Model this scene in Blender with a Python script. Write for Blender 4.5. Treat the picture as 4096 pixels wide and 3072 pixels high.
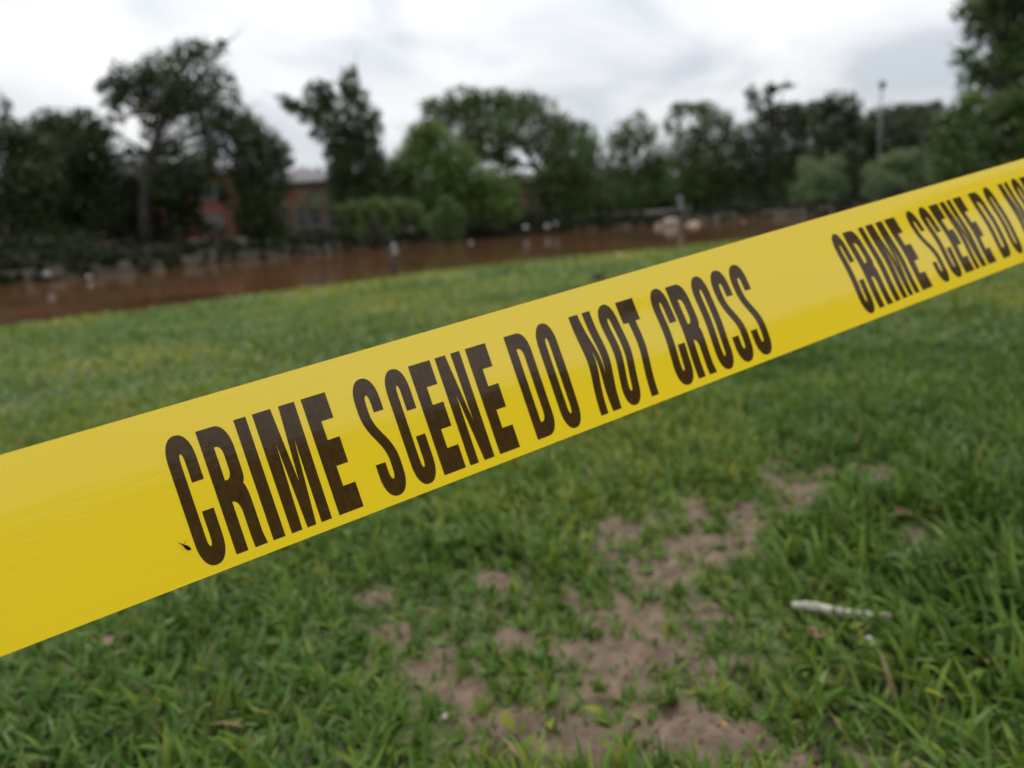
import bpy, bmesh, math, random
import numpy as np
from mathutils import Vector, Matrix
from mathutils.geometry import delaunay_2d_cdt

for o in list(bpy.data.objects):
    bpy.data.objects.remove(o)
scene = bpy.context.scene
col = scene.collection

# ------------------------------------------------------------------ camera
F = 2841.0                       # focal length in photo pixels (4096 wide)
CAM_H = 0.55
PITCH = math.atan(637 / F)
ROLL = math.atan(0.072)
cp, sp = math.cos(PITCH), math.sin(PITCH)
fwd = np.array([0, cp, -sp]); up0 = np.array([0, sp, cp]); rt0 = np.array([1.0, 0, 0])
RT = rt0 * math.cos(ROLL) - up0 * math.sin(ROLL)
UP = up0 * math.cos(ROLL) + rt0 * math.sin(ROLL)
CAM = np.array([0, 0, CAM_H])
cam_data = bpy.data.cameras.new('camera')
cam = bpy.data.objects.new('camera', cam_data); col.objects.link(cam)
m = Matrix.Identity(4)
for i in range(3):
    m[i][0] = RT[i]; m[i][1] = UP[i]; m[i][2] = -fwd[i]; m[i][3] = CAM[i]
cam.matrix_world = m
cam_data.sensor_width = 17.3; cam_data.lens = 17.3 * F / 4096
cam_data.clip_start = 0.01; cam_data.clip_end = 3000
cam_data.dof.use_dof = True
cam_data.dof.focus_distance = 0.325
cam_data.dof.aperture_fstop = 2.95
scene.camera = cam

# ------------------------------------------------------------------ sky, sun, exposure
SUN_EL, SUN_AZ = math.radians(58), math.radians(-12)     # azimuth from +Y, beyond the trees
w = bpy.data.worlds.new('World'); scene.world = w; w.use_nodes = True
nt = w.node_tree; nt.nodes.clear()
N = nt.nodes.new; L = nt.links.new
out = N('ShaderNodeOutputWorld')
sky = N('ShaderNodeTexSky'); sky.sky_type = 'NISHITA'; sky.sun_disc = False
sky.sun_elevation = SUN_EL; sky.sun_rotation = SUN_AZ
bg_sky = N('ShaderNodeBackground'); bg_sky.inputs[1].default_value = 0.08
L(sky.outputs[0], bg_sky.inputs[0])
tc = N('ShaderNodeTexCoord'); sep = N('ShaderNodeSeparateXYZ'); L(tc.outputs['Generated'], sep.inputs[0])
zz = N('ShaderNodeMath'); zz.operation = 'MAXIMUM'; zz.inputs[1].default_value = 0.0; L(sep.outputs[2], zz.inputs[0])
za = N('ShaderNodeMath'); za.operation = 'ADD'; za.inputs[1].default_value = 0.40; L(zz.outputs[0], za.inputs[0])
dx = N('ShaderNodeMath'); dx.operation = 'DIVIDE'; L(sep.outputs[0], dx.inputs[0]); L(za.outputs[0], dx.inputs[1])
dy = N('ShaderNodeMath'); dy.operation = 'DIVIDE'; L(sep.outputs[1], dy.inputs[0]); L(za.outputs[0], dy.inputs[1])
cmb = N('ShaderNodeCombineXYZ'); L(dx.outputs[0], cmb.inputs[0]); L(dy.outputs[0], cmb.inputs[1])
cn = N('ShaderNodeTexNoise'); cn.inputs['Scale'].default_value = 2.3; cn.inputs['Detail'].default_value = 5
cn.inputs['Roughness'].default_value = 0.5; cn.inputs['Distortion'].default_value = 0.6
L(cmb.outputs[0], cn.inputs['Vector'])
cr = N('ShaderNodeValToRGB')
e = cr.color_ramp.elements
e[0].position = 0.36; e[0].color = (0.66, 0.71, 0.765, 1)
e[1].position = 0.70; e[1].color = (1.12, 1.12, 1.12, 1)
el = e.new(0.50); el.color = (0.90, 0.92, 0.945, 1)
L(cn.outputs[0], cr.inputs[0])
cie = N('ShaderNodeMath'); cie.operation = 'MULTIPLY_ADD'       # CIE overcast sky: (1 + 2 sin elevation)
L(zz.outputs[0], cie.inputs[0]); cie.inputs[1].default_value = 2 * 0.54; cie.inputs[2].default_value = 0.54
bg_c = N('ShaderNodeBackground'); L(cie.outputs[0], bg_c.inputs[1])
L(cr.outputs[0], bg_c.inputs[0])
mx = N('ShaderNodeMixShader'); mx.inputs[0].default_value = 0.93
L(bg_sky.outputs[0], mx.inputs[1]); L(bg_c.outputs[0], mx.inputs[2]); L(mx.outputs[0], out.inputs[0])

sd = bpy.data.lights.new('sun', 'SUN'); sd.energy = 1.5; sd.angle = math.radians(35); sd.color = (1, 0.97, 0.92)
sun = bpy.data.objects.new('sun', sd); col.objects.link(sun)
sdir = Vector((math.sin(SUN_AZ) * math.cos(SUN_EL), math.cos(SUN_AZ) * math.cos(SUN_EL), math.sin(SUN_EL)))
sun.rotation_euler = sdir.to_track_quat('Z', 'Y').to_euler()
sun.location = (0, 20, 40)

scene.view_settings.view_transform = 'Standard'; scene.view_settings.look = 'None'
scene.view_settings.exposure = 0.45; scene.view_settings.gamma = 1
scene.view_settings.use_curve_mapping = False
scene.render.engine = 'CYCLES'
scene.cycles.use_denoising = True
scene.cycles.max_bounces = 8; scene.cycles.transparent_max_bounces = 8

# ------------------------------------------------------------------ helpers
rng = np.random.default_rng(7)
random.seed(7)

def ray(px, py):
    px = np.asarray(px, float); py = np.asarray(py, float)
    return (fwd[None] + ((px - 2048) / F)[:, None] * RT[None] - ((py - 1536) / F)[:, None] * UP[None])
def at(px, py, depth):
    return CAM + ray([px], [py])[0] * depth
def on_z(px, py, z):
    r = ray([px], [py])[0]
    return CAM + r * ((z - CAM_H) / r[2])

def hash2(ix, iy, s):
    n = (ix * 374761393 + iy * 668265263 + s * 974634777) & 0xffffffff
    n = ((n ^ (n >> 13)) * 1274126177) & 0xffffffff
    return ((n ^ (n >> 16)) & 0xffff) / 65535.0
def vnoise(x, y, s=0):
    xi = np.floor(x).astype(np.int64); yi = np.floor(y).astype(np.int64)
    fx = x - xi; fy = y - yi
    fx = fx * fx * (3 - 2 * fx); fy = fy * fy * (3 - 2 * fy)
    a = hash2(xi, yi, s); b = hash2(xi + 1, yi, s); c = hash2(xi, yi + 1, s); d = hash2(xi + 1, yi + 1, s)
    return (a * (1 - fx) + b * fx) * (1 - fy) + (c * (1 - fx) + d * fx) * fy
def fbm(x, y, s=0, o=4):
    r = 0; a = 0.5; t = 0
    for k in range(o):
        r = r + a * vnoise(x, y, s + k); t += a; a *= 0.5; x = x * 2.03 + 7.1; y = y * 2.03 + 3.3
    return r / t
def sstep(a, b, x):
    t = np.clip((x - a) / (b - a), 0, 1); return t * t * (3 - 2 * t)

def mesh_np(name, verts, faces, mat, parent=None, attrs=None, smooth=False):
    """verts (n,3), faces (m,k) with k = 3 or 4"""
    me = bpy.data.meshes.new(name)
    verts = np.ascontiguousarray(verts, dtype=np.float32); faces = np.ascontiguousarray(faces, dtype=np.int32)
    k = faces.shape[1]
    me.vertices.add(len(verts)); me.vertices.foreach_set('co', verts.ravel())
    me.loops.add(faces.size); me.loops.foreach_set('vertex_index', faces.ravel())
    me.polygons.add(len(faces))
    me.polygons.foreach_set('loop_start', np.arange(0, faces.size, k, dtype=np.int32))
    me.polygons.foreach_set('loop_total', np.full(len(faces), k, dtype=np.int32))
    if smooth:
        me.polygons.foreach_set('use_smooth', np.ones(len(faces), dtype=bool))
    for nm, arr in (attrs or {}).items():
        a = me.attributes.new(nm, 'FLOAT', 'POINT'); a.data.foreach_set('value', np.ascontiguousarray(arr, dtype=np.float32))
    me.update(calc_edges=True)
    me.materials.append(mat)
    o = bpy.data.objects.new(name, me); col.objects.link(o)
    if parent is not None: o.parent = parent
    return o

def tag(o, label=None, cat=None, group=None, kind=None):
    if label: o['label'] = label
    if cat: o['category'] = cat
    if group: o['group'] = group
    if kind: o['kind'] = kind
    return o
def empty(name, loc, rz=0):
    o = bpy.data.objects.new(name, None); col.objects.link(o)
    o.location = loc; o.rotation_euler = (0, 0, rz); o.empty_display_size = 0.1
    return o
def bm_obj(name, bm, mat, parent=None, smooth=False, loc=None):
    me = bpy.data.meshes.new(name); bm.normal_update(); bm.to_mesh(me); bm.free()
    if smooth:
        for p in me.polygons: p.use_smooth = True
    me.materials.append(mat)
    o = bpy.data.objects.new(name, me); col.objects.link(o)
    if parent is not None: o.parent = parent
    if loc is not None: o.location = loc
    return o
def bm_box(bm, c, s, bevel=0):
    r = bmesh.ops.create_cube(bm, size=1, matrix=Matrix.Translation(c) @ Matrix.Diagonal((*s, 1)))
    if bevel:
        es = list({e for v in r['verts'] for e in v.link_edges})
        bmesh.ops.bevel(bm, geom=es, offset=bevel, segments=2, affect='EDGES')
def bm_tube(bm, pts, rads, n=7, cap=True):
    rings = []
    for i, p in enumerate(pts):
        p = Vector(p)
        d = (Vector(pts[min(i + 1, len(pts) - 1)]) - Vector(pts[max(i - 1, 0)])).normalized()
        a = d.orthogonal().normalized(); b = d.cross(a)
        if rings:   # keep rings aligned
            ref = rings[-1][0].co - Vector(pts[i - 1]); ref = ref - d * ref.dot(d)
            if ref.length > 1e-6: a = ref.normalized(); b = d.cross(a)
        rings.append([bm.verts.new(p + (a * math.cos(2 * math.pi * k / n) + b * math.sin(2 * math.pi * k / n)) * rads[i]) for k in range(n)])
    for r0, r1 in zip(rings, rings[1:]):
        for k in range(n): bm.faces.new((r0[k], r0[(k + 1) % n], r1[(k + 1) % n], r1[k]))
    if cap:
        bm.faces.new(list(reversed(rings[0]))); bm.faces.new(rings[-1])

# ------------------------------------------------------------------ materials
def mat_new(name):
    m = bpy.data.materials.new(name); m.use_nodes = True
    t = m.node_tree; t.nodes.clear()
    o = t.nodes.new('ShaderNodeOutputMaterial')
    return m, t, o
def simple(name, c, rough=0.6, spec=0.5, noise=0.0, nscale=5.0, metal=0.0, c2=None, bump=0.0):
    m, t, o = mat_new(name)
    b = t.nodes.new('ShaderNodeBsdfPrincipled'); t.links.new(b.outputs[0], o.inputs[0])
    b.inputs['Roughness'].default_value = rough; b.inputs['Specular IOR Level'].default_value = spec
    b.inputs['Metallic'].default_value = metal
    b.inputs['Base Color'].default_value = (*c, 1)
    if noise or c2:
        tc = t.nodes.new('ShaderNodeTexCoord')
        n = t.nodes.new('ShaderNodeTexNoise'); n.inputs['Scale'].default_value = nscale; n.inputs['Detail'].default_value = 5
        t.links.new(tc.outputs['Object'], n.inputs['Vector'])
        r = t.nodes.new('ShaderNodeValToRGB'); r.color_ramp.elements[0].position = 0.32; r.color_ramp.elements[1].position = 0.68
        r.color_ramp.elements[0].color = (*(x * (1 - noise) for x in c), 1)
        r.color_ramp.elements[1].color = (*(c2 or [x * (1 + noise) for x in c]), 1)
        t.links.new(n.outputs[0], r.inputs[0]); t.links.new(r.outputs[0], b.inputs['Base Color'])
        if bump:
            bp = t.nodes.new('ShaderNodeBump'); bp.inputs['Strength'].default_value = bump; bp.inputs['Distance'].default_value = 0.01
            t.links.new(n.outputs[0], bp.inputs['Height']); t.links.new(bp.outputs[0], b.inputs['Normal'])
    return m
def foliage(name, stops, attr='tint', trans=0.35, rough=0.45, spec=0.35):
    """stops: list of (pos, rgb); colour chosen per leaf by an attribute"""
    m, t, o = mat_new(name)
    a = t.nodes.new('ShaderNodeAttribute'); a.attribute_name = attr
    r = t.nodes.new('ShaderNodeValToRGB'); el = r.color_ramp.elements
    el[0].position = stops[0][0]; el[0].color = (*stops[0][1], 1)
    el[1].position = stops[-1][0]; el[1].color = (*stops[-1][1], 1)
    for p, c in stops[1:-1]:
        q = el.new(p); q.color = (*c, 1)
    t.links.new(a.outputs['Fac'], r.inputs[0])
    b = t.nodes.new('ShaderNodeBsdfPrincipled'); b.inputs['Roughness'].default_value = rough; b.inputs['Specular IOR Level'].default_value = spec
    t.links.new(r.outputs[0], b.inputs['Base Color'])
    tr = t.nodes.new('ShaderNodeBsdfTranslucent'); t.links.new(r.outputs[0], tr.inputs[0])
    mx = t.nodes.new('ShaderNodeMixShader'); mx.inputs[0].default_value = trans
    t.links.new(b.outputs[0], mx.inputs[1]); t.links.new(tr.outputs[0], mx.inputs[2]); t.links.new(mx.outputs[0], o.inputs[0])
    return m

M_grass = foliage('grass_blade', [(0.0, (0.034, 0.074, 0.009)), (0.35, (0.062, 0.122, 0.015)), (0.62, (0.098, 0.166, 0.022)),
                                  (0.84, (0.165, 0.198, 0.018)), (0.96, (0.215, 0.220, 0.022)), (1.0, (0.22, 0.17, 0.08))], trans=0.32, rough=0.46, spec=0.22)
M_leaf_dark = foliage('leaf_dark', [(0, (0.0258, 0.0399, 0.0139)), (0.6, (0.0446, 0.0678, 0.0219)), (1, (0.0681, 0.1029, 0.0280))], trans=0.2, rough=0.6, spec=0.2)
M_leaf_mid = foliage('leaf_mid', [(0, (0.0429, 0.0706, 0.0219)), (0.6, (0.0800, 0.1294, 0.0364)), (1, (0.1214, 0.1839, 0.0461))], trans=0.25, rough=0.6, spec=0.2)
M_leaf_fresh = foliage('leaf_fresh', [(0, (0.0572, 0.0972, 0.0243)), (0.6, (0.1087, 0.1797, 0.0389)), (1, (0.1502, 0.2430, 0.0486))], trans=0.25, rough=0.6, spec=0.2)
M_leaf_light = foliage('leaf_light', [(0, (0.0489, 0.0880, 0.0244)), (0.6, (0.0978, 0.1662, 0.0391)), (1, (0.1564, 0.2248, 0.0439))], trans=0.3, rough=0.55, spec=0.25)
M_leaf_willow = foliage('leaf_willow', [(0, (0.0750, 0.1187, 0.0500)), (0.6, (0.1500, 0.2125, 0.0938)), (1, (0.2125, 0.2750, 0.1250))], trans=0.3, rough=0.55, spec=0.25)
M_leaf_shade = foliage('leaf_shade', [(0, (0.016, 0.020, 0.010)), (0.6, (0.026, 0.034, 0.015)), (1, (0.042, 0.055, 0.022))], trans=0.2, rough=0.7, spec=0.15)  # undergrowth leaves: shade under the far trees is put into this darker colour
M_bark = simple('bark', (0.036, 0.031, 0.027), 0.9, 0.2, noise=0.35, nscale=3, bump=0.4)

# ------------------------------------------------------------------ terrain profile
WATER = -0.30
ns = np.array([on_z(x, y, 0.045)[:2] for x, y in ((-500, 1356), (0, 1296), (560, 1228), (1000, 1166), (1500, 1104), (2000, 1048), (2500, 1000), (2900, 958), (3400, 912), (4096, 862))])
fs = np.array([on_z(x, y, WATER)[:2] for x, y in ((-600, 1200), (0, 1142), (500, 1095), (1000, 1040), (1500, 990), (2000, 945), (2600, 899))])
fs = np.vstack([fs, [[19, 58], [24, 46], [40, 40]]])
def shore_n(x):
    lo = ns[0, 1] + (x - ns[0, 0]) * 0.35; hi = ns[-1, 1] + (x - ns[-1, 0]) * 0.3
    return np.where(x < ns[0, 0], np.maximum(lo, 1.0), np.where(x > ns[-1, 0], hi, np.interp(x, ns[:, 0], ns[:, 1]))) + 0.42 * (fbm(x * 1.1, x * 0 + 3.1, 91, 4) - 0.5)
def shore_f(x):
    return np.interp(x, fs[:, 0], fs[:, 1]) + 2.2 * (fbm(x * 0.22, x * 0 + 1.7, 77, 3) - 0.5) + np.where(x > 40, (x - 40) * 0.35, 0)
def ground_z(x, y):
    x = np.asarray(x, float); y = np.asarray(y, float)
    a = shore_n(x); b = np.maximum(shore_f(x), a + 3)
    lawn = 0.05 * (fbm(x * 0.5, y * 0.5, 5, 3) - 0.5) * sstep(0.5, 4, np.hypot(x, y)) + 0.022 * (fbm(x * 5, y * 5, 11, 4) - 0.5)
    z = lawn - sstep(a - 0.15, a + 1.1, y) * 0.9
    far = (-0.9) + sstep(b - 1.0, b + 1.6, y) * 1.05 + sstep(b + 2, b + 30, y) * 0.9 + 0.15 * (fbm(x * 0.4, y * 0.4, 31, 3) - 0.5)
    return np.where(y > (a + b) / 2, far, z)

# bare soil patches: (photo x, photo y, half width px, half height px, strength)
PATCH = [(2620, 2470, 270, 95, 1.0), (2480, 2620, 250, 70, .9), (2000, 2320, 90, 40, .9), (1600, 2540, 100, 40, .8), (2070, 2560, 110, 55, .9),
         (1900, 2440, 190, 45, .55), (2010, 2900, 170, 70, .9), (2300, 2950, 150, 70, .6), (2700, 2880, 170, 60, .8), (2830, 2960, 190, 70, .9), (3330, 3020, 150, 60, .9), (1850, 2760, 110, 45, .7),
         (3470, 1880, 90, 18, 1.0), (3290, 1892, 60, 14, .9), (3200, 1970, 80, 24, .9), (2770, 2180, 140, 45, .8), (2900, 2230, 90, 40, .9), (2980, 2060, 70, 40, .7), (2620, 2040, 60, 35, .7), (2500, 2110, 70, 22, .7),
         (2780, 2020, 60, 25, .7), (3660, 2125, 60, 18, .8), (3110, 1860, 60, 25, .6), (2650, 2250, 130, 35, .8), (2200, 2420, 200, 60, .5), (2700, 2120, 240, 110, .35), (1500, 2400, 90, 30, .7), (1750, 2620, 260, 80, .45), (2250, 2760, 320, 120, .35), (2900, 2700, 150, 70, .5)]
pw = []
for x, y, rx, ry, s in PATCH:
    if y < 2150: ry = ry * 2.0; y = y + ry * 0.25
    c = on_z(x, y + ry * 0.15, 0)[:2]; ex = on_z(x + rx * 1.08, y, 0)[:2] - on_z(x, y, 0)[:2]; ey = on_z(x, y + ry * 1.15, 0)[:2] - on_z(x, y, 0)[:2]
    pw.append((c, np.linalg.inv(np.stack([ex, ey], 1)), s))
def soft_bare(x, y):
    v = np.zeros_like(x)
    for c, inv, s in pw:
        dx_ = x - c[0]; dy_ = y - c[1]
        a = inv[0, 0] * dx_ + inv[0, 1] * dy_; b = inv[1, 0] * dx_ + inv[1, 1] * dy_
        v = np.maximum(v, s * (1 - sstep(0.6, 3.0, np.hypot(a, b))))
    return v
def bare(x, y):
    v = np.zeros_like(x)
    for c, inv, s in pw:
        dx_ = x - c[0]; dy_ = y - c[1]
        a = inv[0, 0] * dx_ + inv[0, 1] * dy_; b = inv[1, 0] * dx_ + inv[1, 1] * dy_
        v = np.maximum(v, s * (1 - sstep(0.45, 1.5, np.hypot(a, b))))
    n = fbm(x * 9, y * 9, 41, 3)
    v = v + (n - 0.5) * 1.7 * (v > 0.02)
    return np.clip(v, 0, 1)

# ground: one polar sheet round the camera foot, finest in front of it
rr = np.concatenate([[0.02], np.geomspace(0.25, 900, 460)])
aa = np.concatenate([np.radians(np.arange(-70, 70, 0.42)), np.radians(np.arange(70, 290, 3.0))])
A_, R_ = np.meshgrid(aa, rr)
gx = (R_ * np.sin(A_)).ravel(); gy = (R_ * np.cos(A_)).ravel()
gz = ground_z(gx, gy)
gb = bare(gx, gy)
gz = gz + gb * (0.030 * (fbm(gx * 20, gy * 20, 61, 4) - 0.45) + 0.010 * (vnoise(gx * 75, gy * 75, 63) - 0.5))
na, nr = len(aa), len(rr)
ii = np.arange(nr - 1)[:, None] * na; jj = np.arange(na)[None]
fq = np.stack([ii + jj, ii + (jj + 1) % na, ii + na + (jj + 1) % na, ii + na + jj], -1).reshape(-1, 4)[:, ::-1]
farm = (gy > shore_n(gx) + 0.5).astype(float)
mg, t, o = mat_new('lawn_soil')
bs = t.nodes.new('ShaderNodeBsdfPrincipled'); bs.inputs['Roughness'].default_value = 0.92; bs.inputs['Specular IOR Level'].default_value = 0.2
t.links.new(bs.outputs[0], o.inputs[0])
tcg = t.nodes.new('ShaderNodeTexCoord')
def noise_node(t, scale, detail=4, rough=0.55):
    n = t.nodes.new('ShaderNodeTexNoise'); n.inputs['Scale'].default_value = scale; n.inputs['Detail'].default_value = detail; n.inputs['Roughness'].default_value = rough
    t.links.new(tcg.outputs['Object'], n.inputs['Vector']); return n
def ramp(t, src, a, b, p0=0.3, p1=0.7):
    r = t.nodes.new('ShaderNodeValToRGB'); r.color_ramp.elements[0].position = p0; r.color_ramp.elements[1].position = p1
    r.color_ramp.elements[0].color = (*a, 1); r.color_ramp.elements[1].color = (*b, 1); t.links.new(src, r.inputs[0]); return r
def mixc(t, fac, a, b):
    x = t.nodes.new('ShaderNodeMix'); x.data_type = 'RGBA'
    t.links.new(fac, x.inputs[0]); t.links.new(a, x.inputs[6]); t.links.new(b, x.inputs[7]); return x.outputs[2]
n1 = noise_node(t, 26, 6, 0.65); n2 = noise_node(t, 1.3, 4)
soil = ramp(t, n1.outputs[0], (0.066, 0.044, 0.030), (0.165, 0.119, 0.085))
thatch = ramp(t, n1.outputs[0], (0.042, 0.052, 0.018), (0.095, 0.100, 0.038))
lawnc = ramp(t, n2.outputs[0], (0.060, 0.095, 0.030), (0.095, 0.120, 0.035))
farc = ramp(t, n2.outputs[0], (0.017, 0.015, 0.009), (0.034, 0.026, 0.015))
ab = t.nodes.new('ShaderNodeAttribute'); ab.attribute_name = 'bare'
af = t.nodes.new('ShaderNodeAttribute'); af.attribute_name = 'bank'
abr = t.nodes.new('ShaderNodeMapRange'); abr.inputs[1].default_value = 0.12; abr.inputs[2].default_value = 0.5; t.links.new(ab.outputs['Fac'], abr.inputs[0])
c1 = mixc(t, abr.outputs[0], thatch.outputs[0], soil.outputs[0])
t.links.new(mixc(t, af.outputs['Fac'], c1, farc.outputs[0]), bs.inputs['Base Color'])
n3 = noise_node(t, 90, 5, 0.7)
bp = t.nodes.new('ShaderNodeBump'); bp.inputs['Strength'].default_value = 0.6; bp.inputs['Distance'].default_value = 0.006
t.links.new(n3.outputs[0], bp.inputs['Height']); t.links.new(bp.outputs[0], bs.inputs['Normal'])
ground = mesh_np('ground', np.stack([gx, gy, gz], 1), fq, mg, attrs={'bare': gb, 'bank': farm}, smooth=True)
tag(ground, kind='structure')

# pond
mw, t, o = mat_new('muddy_water')
b = t.nodes.new('ShaderNodeBsdfPrincipled'); t.links.new(b.outputs[0], o.inputs[0])
b.inputs['Base Color'].default_value = (0.085, 0.036, 0.018, 1); b.inputs['Roughness'].default_value = 0.06; b.inputs['IOR'].default_value = 1.33
tcg = t.nodes.new('ShaderNodeTexCoord'); mp = t.nodes.new('ShaderNodeMapping'); mp.inputs['Scale'].default_value = (0.7, 1.6, 1)
t.links.new(tcg.outputs['Object'], mp.inputs[0])
nn = t.nodes.new('ShaderNodeTexNoise'); nn.inputs['Scale'].default_value = 1.6; nn.inputs['Detail'].default_value = 3; t.links.new(mp.outputs[0], nn.inputs['Vector'])
nb = t.nodes.new('ShaderNodeTexNoise'); nb.inputs['Scale'].default_value = 0.35; nb.inputs['Detail'].default_value = 4; t.links.new(mp.outputs[0], nb.inputs['Vector'])
rw = t.nodes.new('ShaderNodeValToRGB'); rw.color_ramp.elements[0].position = 0.35; rw.color_ramp.elements[1].position = 0.65
rw.color_ramp.elements[0].color = (0.062, 0.030, 0.014, 1); rw.color_ramp.elements[1].color = (0.150, 0.062, 0.027, 1)
t.links.new(nb.outputs[0], rw.inputs[0]); t.links.new(rw.outputs[0], b.inputs['Base Color'])
bp = t.nodes.new('ShaderNodeBump'); bp.inputs['Strength'].default_value = 0.16; bp.inputs['Distance'].default_value = 0.02
t.links.new(nn.outputs[0], bp.inputs['Height']); t.links.new(bp.outputs[0], b.inputs['Normal'])
bm = bmesh.new()
vs = [bm.verts.new(p) for p in ((-120, 1, WATER), (120, 1, WATER), (120, 110, WATER), (-120, 110, WATER))]
bm.faces.new(vs)
tag(bm_obj('pond_water', bm, mw), kind='structure')

# ------------------------------------------------------------------ grass (stuff)
def blades(n_try, r0, r1, half_ang, segs, len_rng, wid_rng, keep_fn, seed, len_fn=None, lift=1.0):
    g = np.random.default_rng(seed)
    r = np.sqrt(g.uniform(r0 * r0, r1 * r1, n_try)); a = g.uniform(-half_ang, half_ang, n_try)
    x = r * np.sin(a); y = r * np.cos(a)
    k = g.uniform(0, 1, n_try) < keep_fn(x, y)
    x = x[k]; y = y[k]; n = len(x)
    # gather blades into tufts
    cell = 0.035
    cxx = np.floor(x / cell).astype(np.int64); cyy = np.floor(y / cell).astype(np.int64)
    tx = (cxx + hash2(cxx, cyy, 3)) * cell; ty = (cyy + hash2(cxx, cyy, 4)) * cell
    q = g.uniform(0.2, 0.8, n); x = x + (tx - x) * q * 0.8; y = y + (ty - y) * q * 0.8
    z = ground_z(x, y) - 0.004
    Ln = g.uniform(*len_rng, n) * (len_fn(x, y) if len_fn is not None else 1)
    Wd = g.uniform(*wid_rng, n) * (0.6 + 0.4 * Ln / np.mean(len_rng)).clip(0.5, 1.5)
    hd = g.uniform(0, 2 * np.pi, n) * 0.75 + 2 * np.pi * hash2(cxx, cyy, 9) * 0.25 + (vnoise(x * 2, y * 2, 55) - 0.5) * 2
    th0 = g.uniform(0.1, 0.9, n) / lift; kap = g.uniform(0.1, 1.5, n)
    tw = g.uniform(-0.9, 0.9, n)
    ts = np.linspace(0, 1, segs + 1)
    px_ = np.zeros(n); pz_ = np.zeros(n); V = np.zeros((n, segs + 1, 2, 3))
    hx = np.cos(hd); hy = np.sin(hd)
    for i, tt in enumerate(ts):
        if i:
            th = th0 + kap * (tt - 0.5 / segs)
            px_ = px_ + Ln / segs * np.sin(th); pz_ = pz_ + Ln / segs * np.cos(th)
        wv = Wd * 0.5 * (1 - tt ** 2.2) * (0.75 + 0.5 * min(tt * 3, 1)) + 0.0002
        ang = hd + np.pi / 2 + tw * tt
        th = th0 + kap * tt
        wz = np.sin(tw * 0.6) * np.sin(th) * 0.7
        cx_ = x + hx * px_; cy_ = y + hy * px_; cz_ = z + pz_
        for s, sg in ((0, 1), (1, -1)):
            V[:, i, s, 0] = cx_ + sg * wv * np.cos(ang); V[:, i, s, 1] = cy_ + sg * wv * np.sin(ang); V[:, i, s, 2] = cz_ + sg * wv * wz
    base = np.arange(n)[:, None] * (segs + 1) * 2; sidx = np.arange(segs)[None] * 2
    b0 = base + sidx
    Fq = np.stack([b0, b0 + 1, b0 + 3, b0 + 2], -1).reshape(-1, 4)
    pt = fbm(x * 1.1, y * 1.1, 21, 3); tuft = hash2(cxx, cyy, 13)
    tint = 0.52 + 1.05 * (pt - 0.5) + 0.35 * (tuft - 0.5) + g.normal(0, 0.15, n)
    tint = np.clip(tint + 0.16 * sstep(2.0, 5.0, np.hypot(x, y)), 0, 0.955); dead = g.uniform(0, 1, n) < 0.005; tint[dead] = 1.0
    return V.reshape(-1, 3), Fq, np.repeat(tint, (segs + 1) * 2)
def cat(parts):
    vs, fs_, ts = [], [], []; off = 0
    for v, f, t_ in parts:
        vs.append(v); fs_.append(f + off); ts.append(t_); off += len(v)
    return np.concatenate(vs), np.concatenate(fs_), np.concatenate(ts)

def keep_near(x, y):
    b_ = bare(x, y)
    return np.where(y < shore_n(x) - 0.02, (1 - sstep(0.06, 0.72, b_) * (0.985 - 0.6 * sstep(0.58, 0.70, fbm(x * 16, y * 16, 73, 2)))) * (0.45 + 0.55 * sstep(0.3, 0.5, fbm(x * 14, y * 14, 71, 2))), 0)
def len_near(x, y):
    longer = sstep(0.25, 0.75, x) * (1 - sstep(1.2, 2.2, y)) * sstep(-0.2, 0.5, fbm(x * 3, y * 3, 81, 2))
    return (0.75 + 0.7 * fbm(x * 6, y * 6, 83, 2)) * (1 + 0.75 * longer) * (1 - 0.5 * sstep(0.05, 0.6, soft_bare(x, y)))
P1 = blades(165000, 0.30, 3.0, 1.15, 4, (0.018, 0.056), (0.0028, 0.0060), keep_near, 1, len_near)
P1b = blades(75000, 0.30, 2.2, 1.15, 3, (0.012, 0.034), (0.0022, 0.0042), lambda x, y: np.where(bare(x, y) > 0.3, 0.08 + 0.55 * sstep(0.5, 0.68, fbm(x * 11, y * 11, 75, 3)), 1.0), 5)
P2 = blades(150000, 2.9, 7.0, 1.1, 2, (0.03, 0.06), (0.007, 0.013), keep_near, 2, lift=0.7)
P3 = blades(190000, 6.8, 15, 1.1, 2, (0.04, 0.075), (0.014, 0.026), keep_near, 3, lift=0.6)
P4 = blades(30000, 15, 45, 1.4, 2, (0.06, 0.12), (0.03, 0.06), keep_near, 4)
P5 = blades(5200, 0.32, 2.6, 1.15, 4, (0.022, 0.042), (0.010, 0.015), keep_near, 6)           # broad weed leaves
P6 = blades(4500, 0.32, 2.6, 1.15, 3, (0.02, 0.06), (0.0010, 0.0018), lambda x, y: np.full_like(x, 0.8), 7, lift=0.45)   # straw
P6 = (P6[0], P6[1], np.where(np.arange(len(P6[2])) % 8 >= 0, 1.0, 1.0))
v_, f3, t3 = cat([P1, P1b, P2, P3, P4, P5, P6])
grass = mesh_np('grass', v_, f3, M_grass, attrs={'tint': t3}, smooth=True)
tag(grass, 'short patchy green grass covering the lawn', 'grass', kind='stuff')

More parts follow.
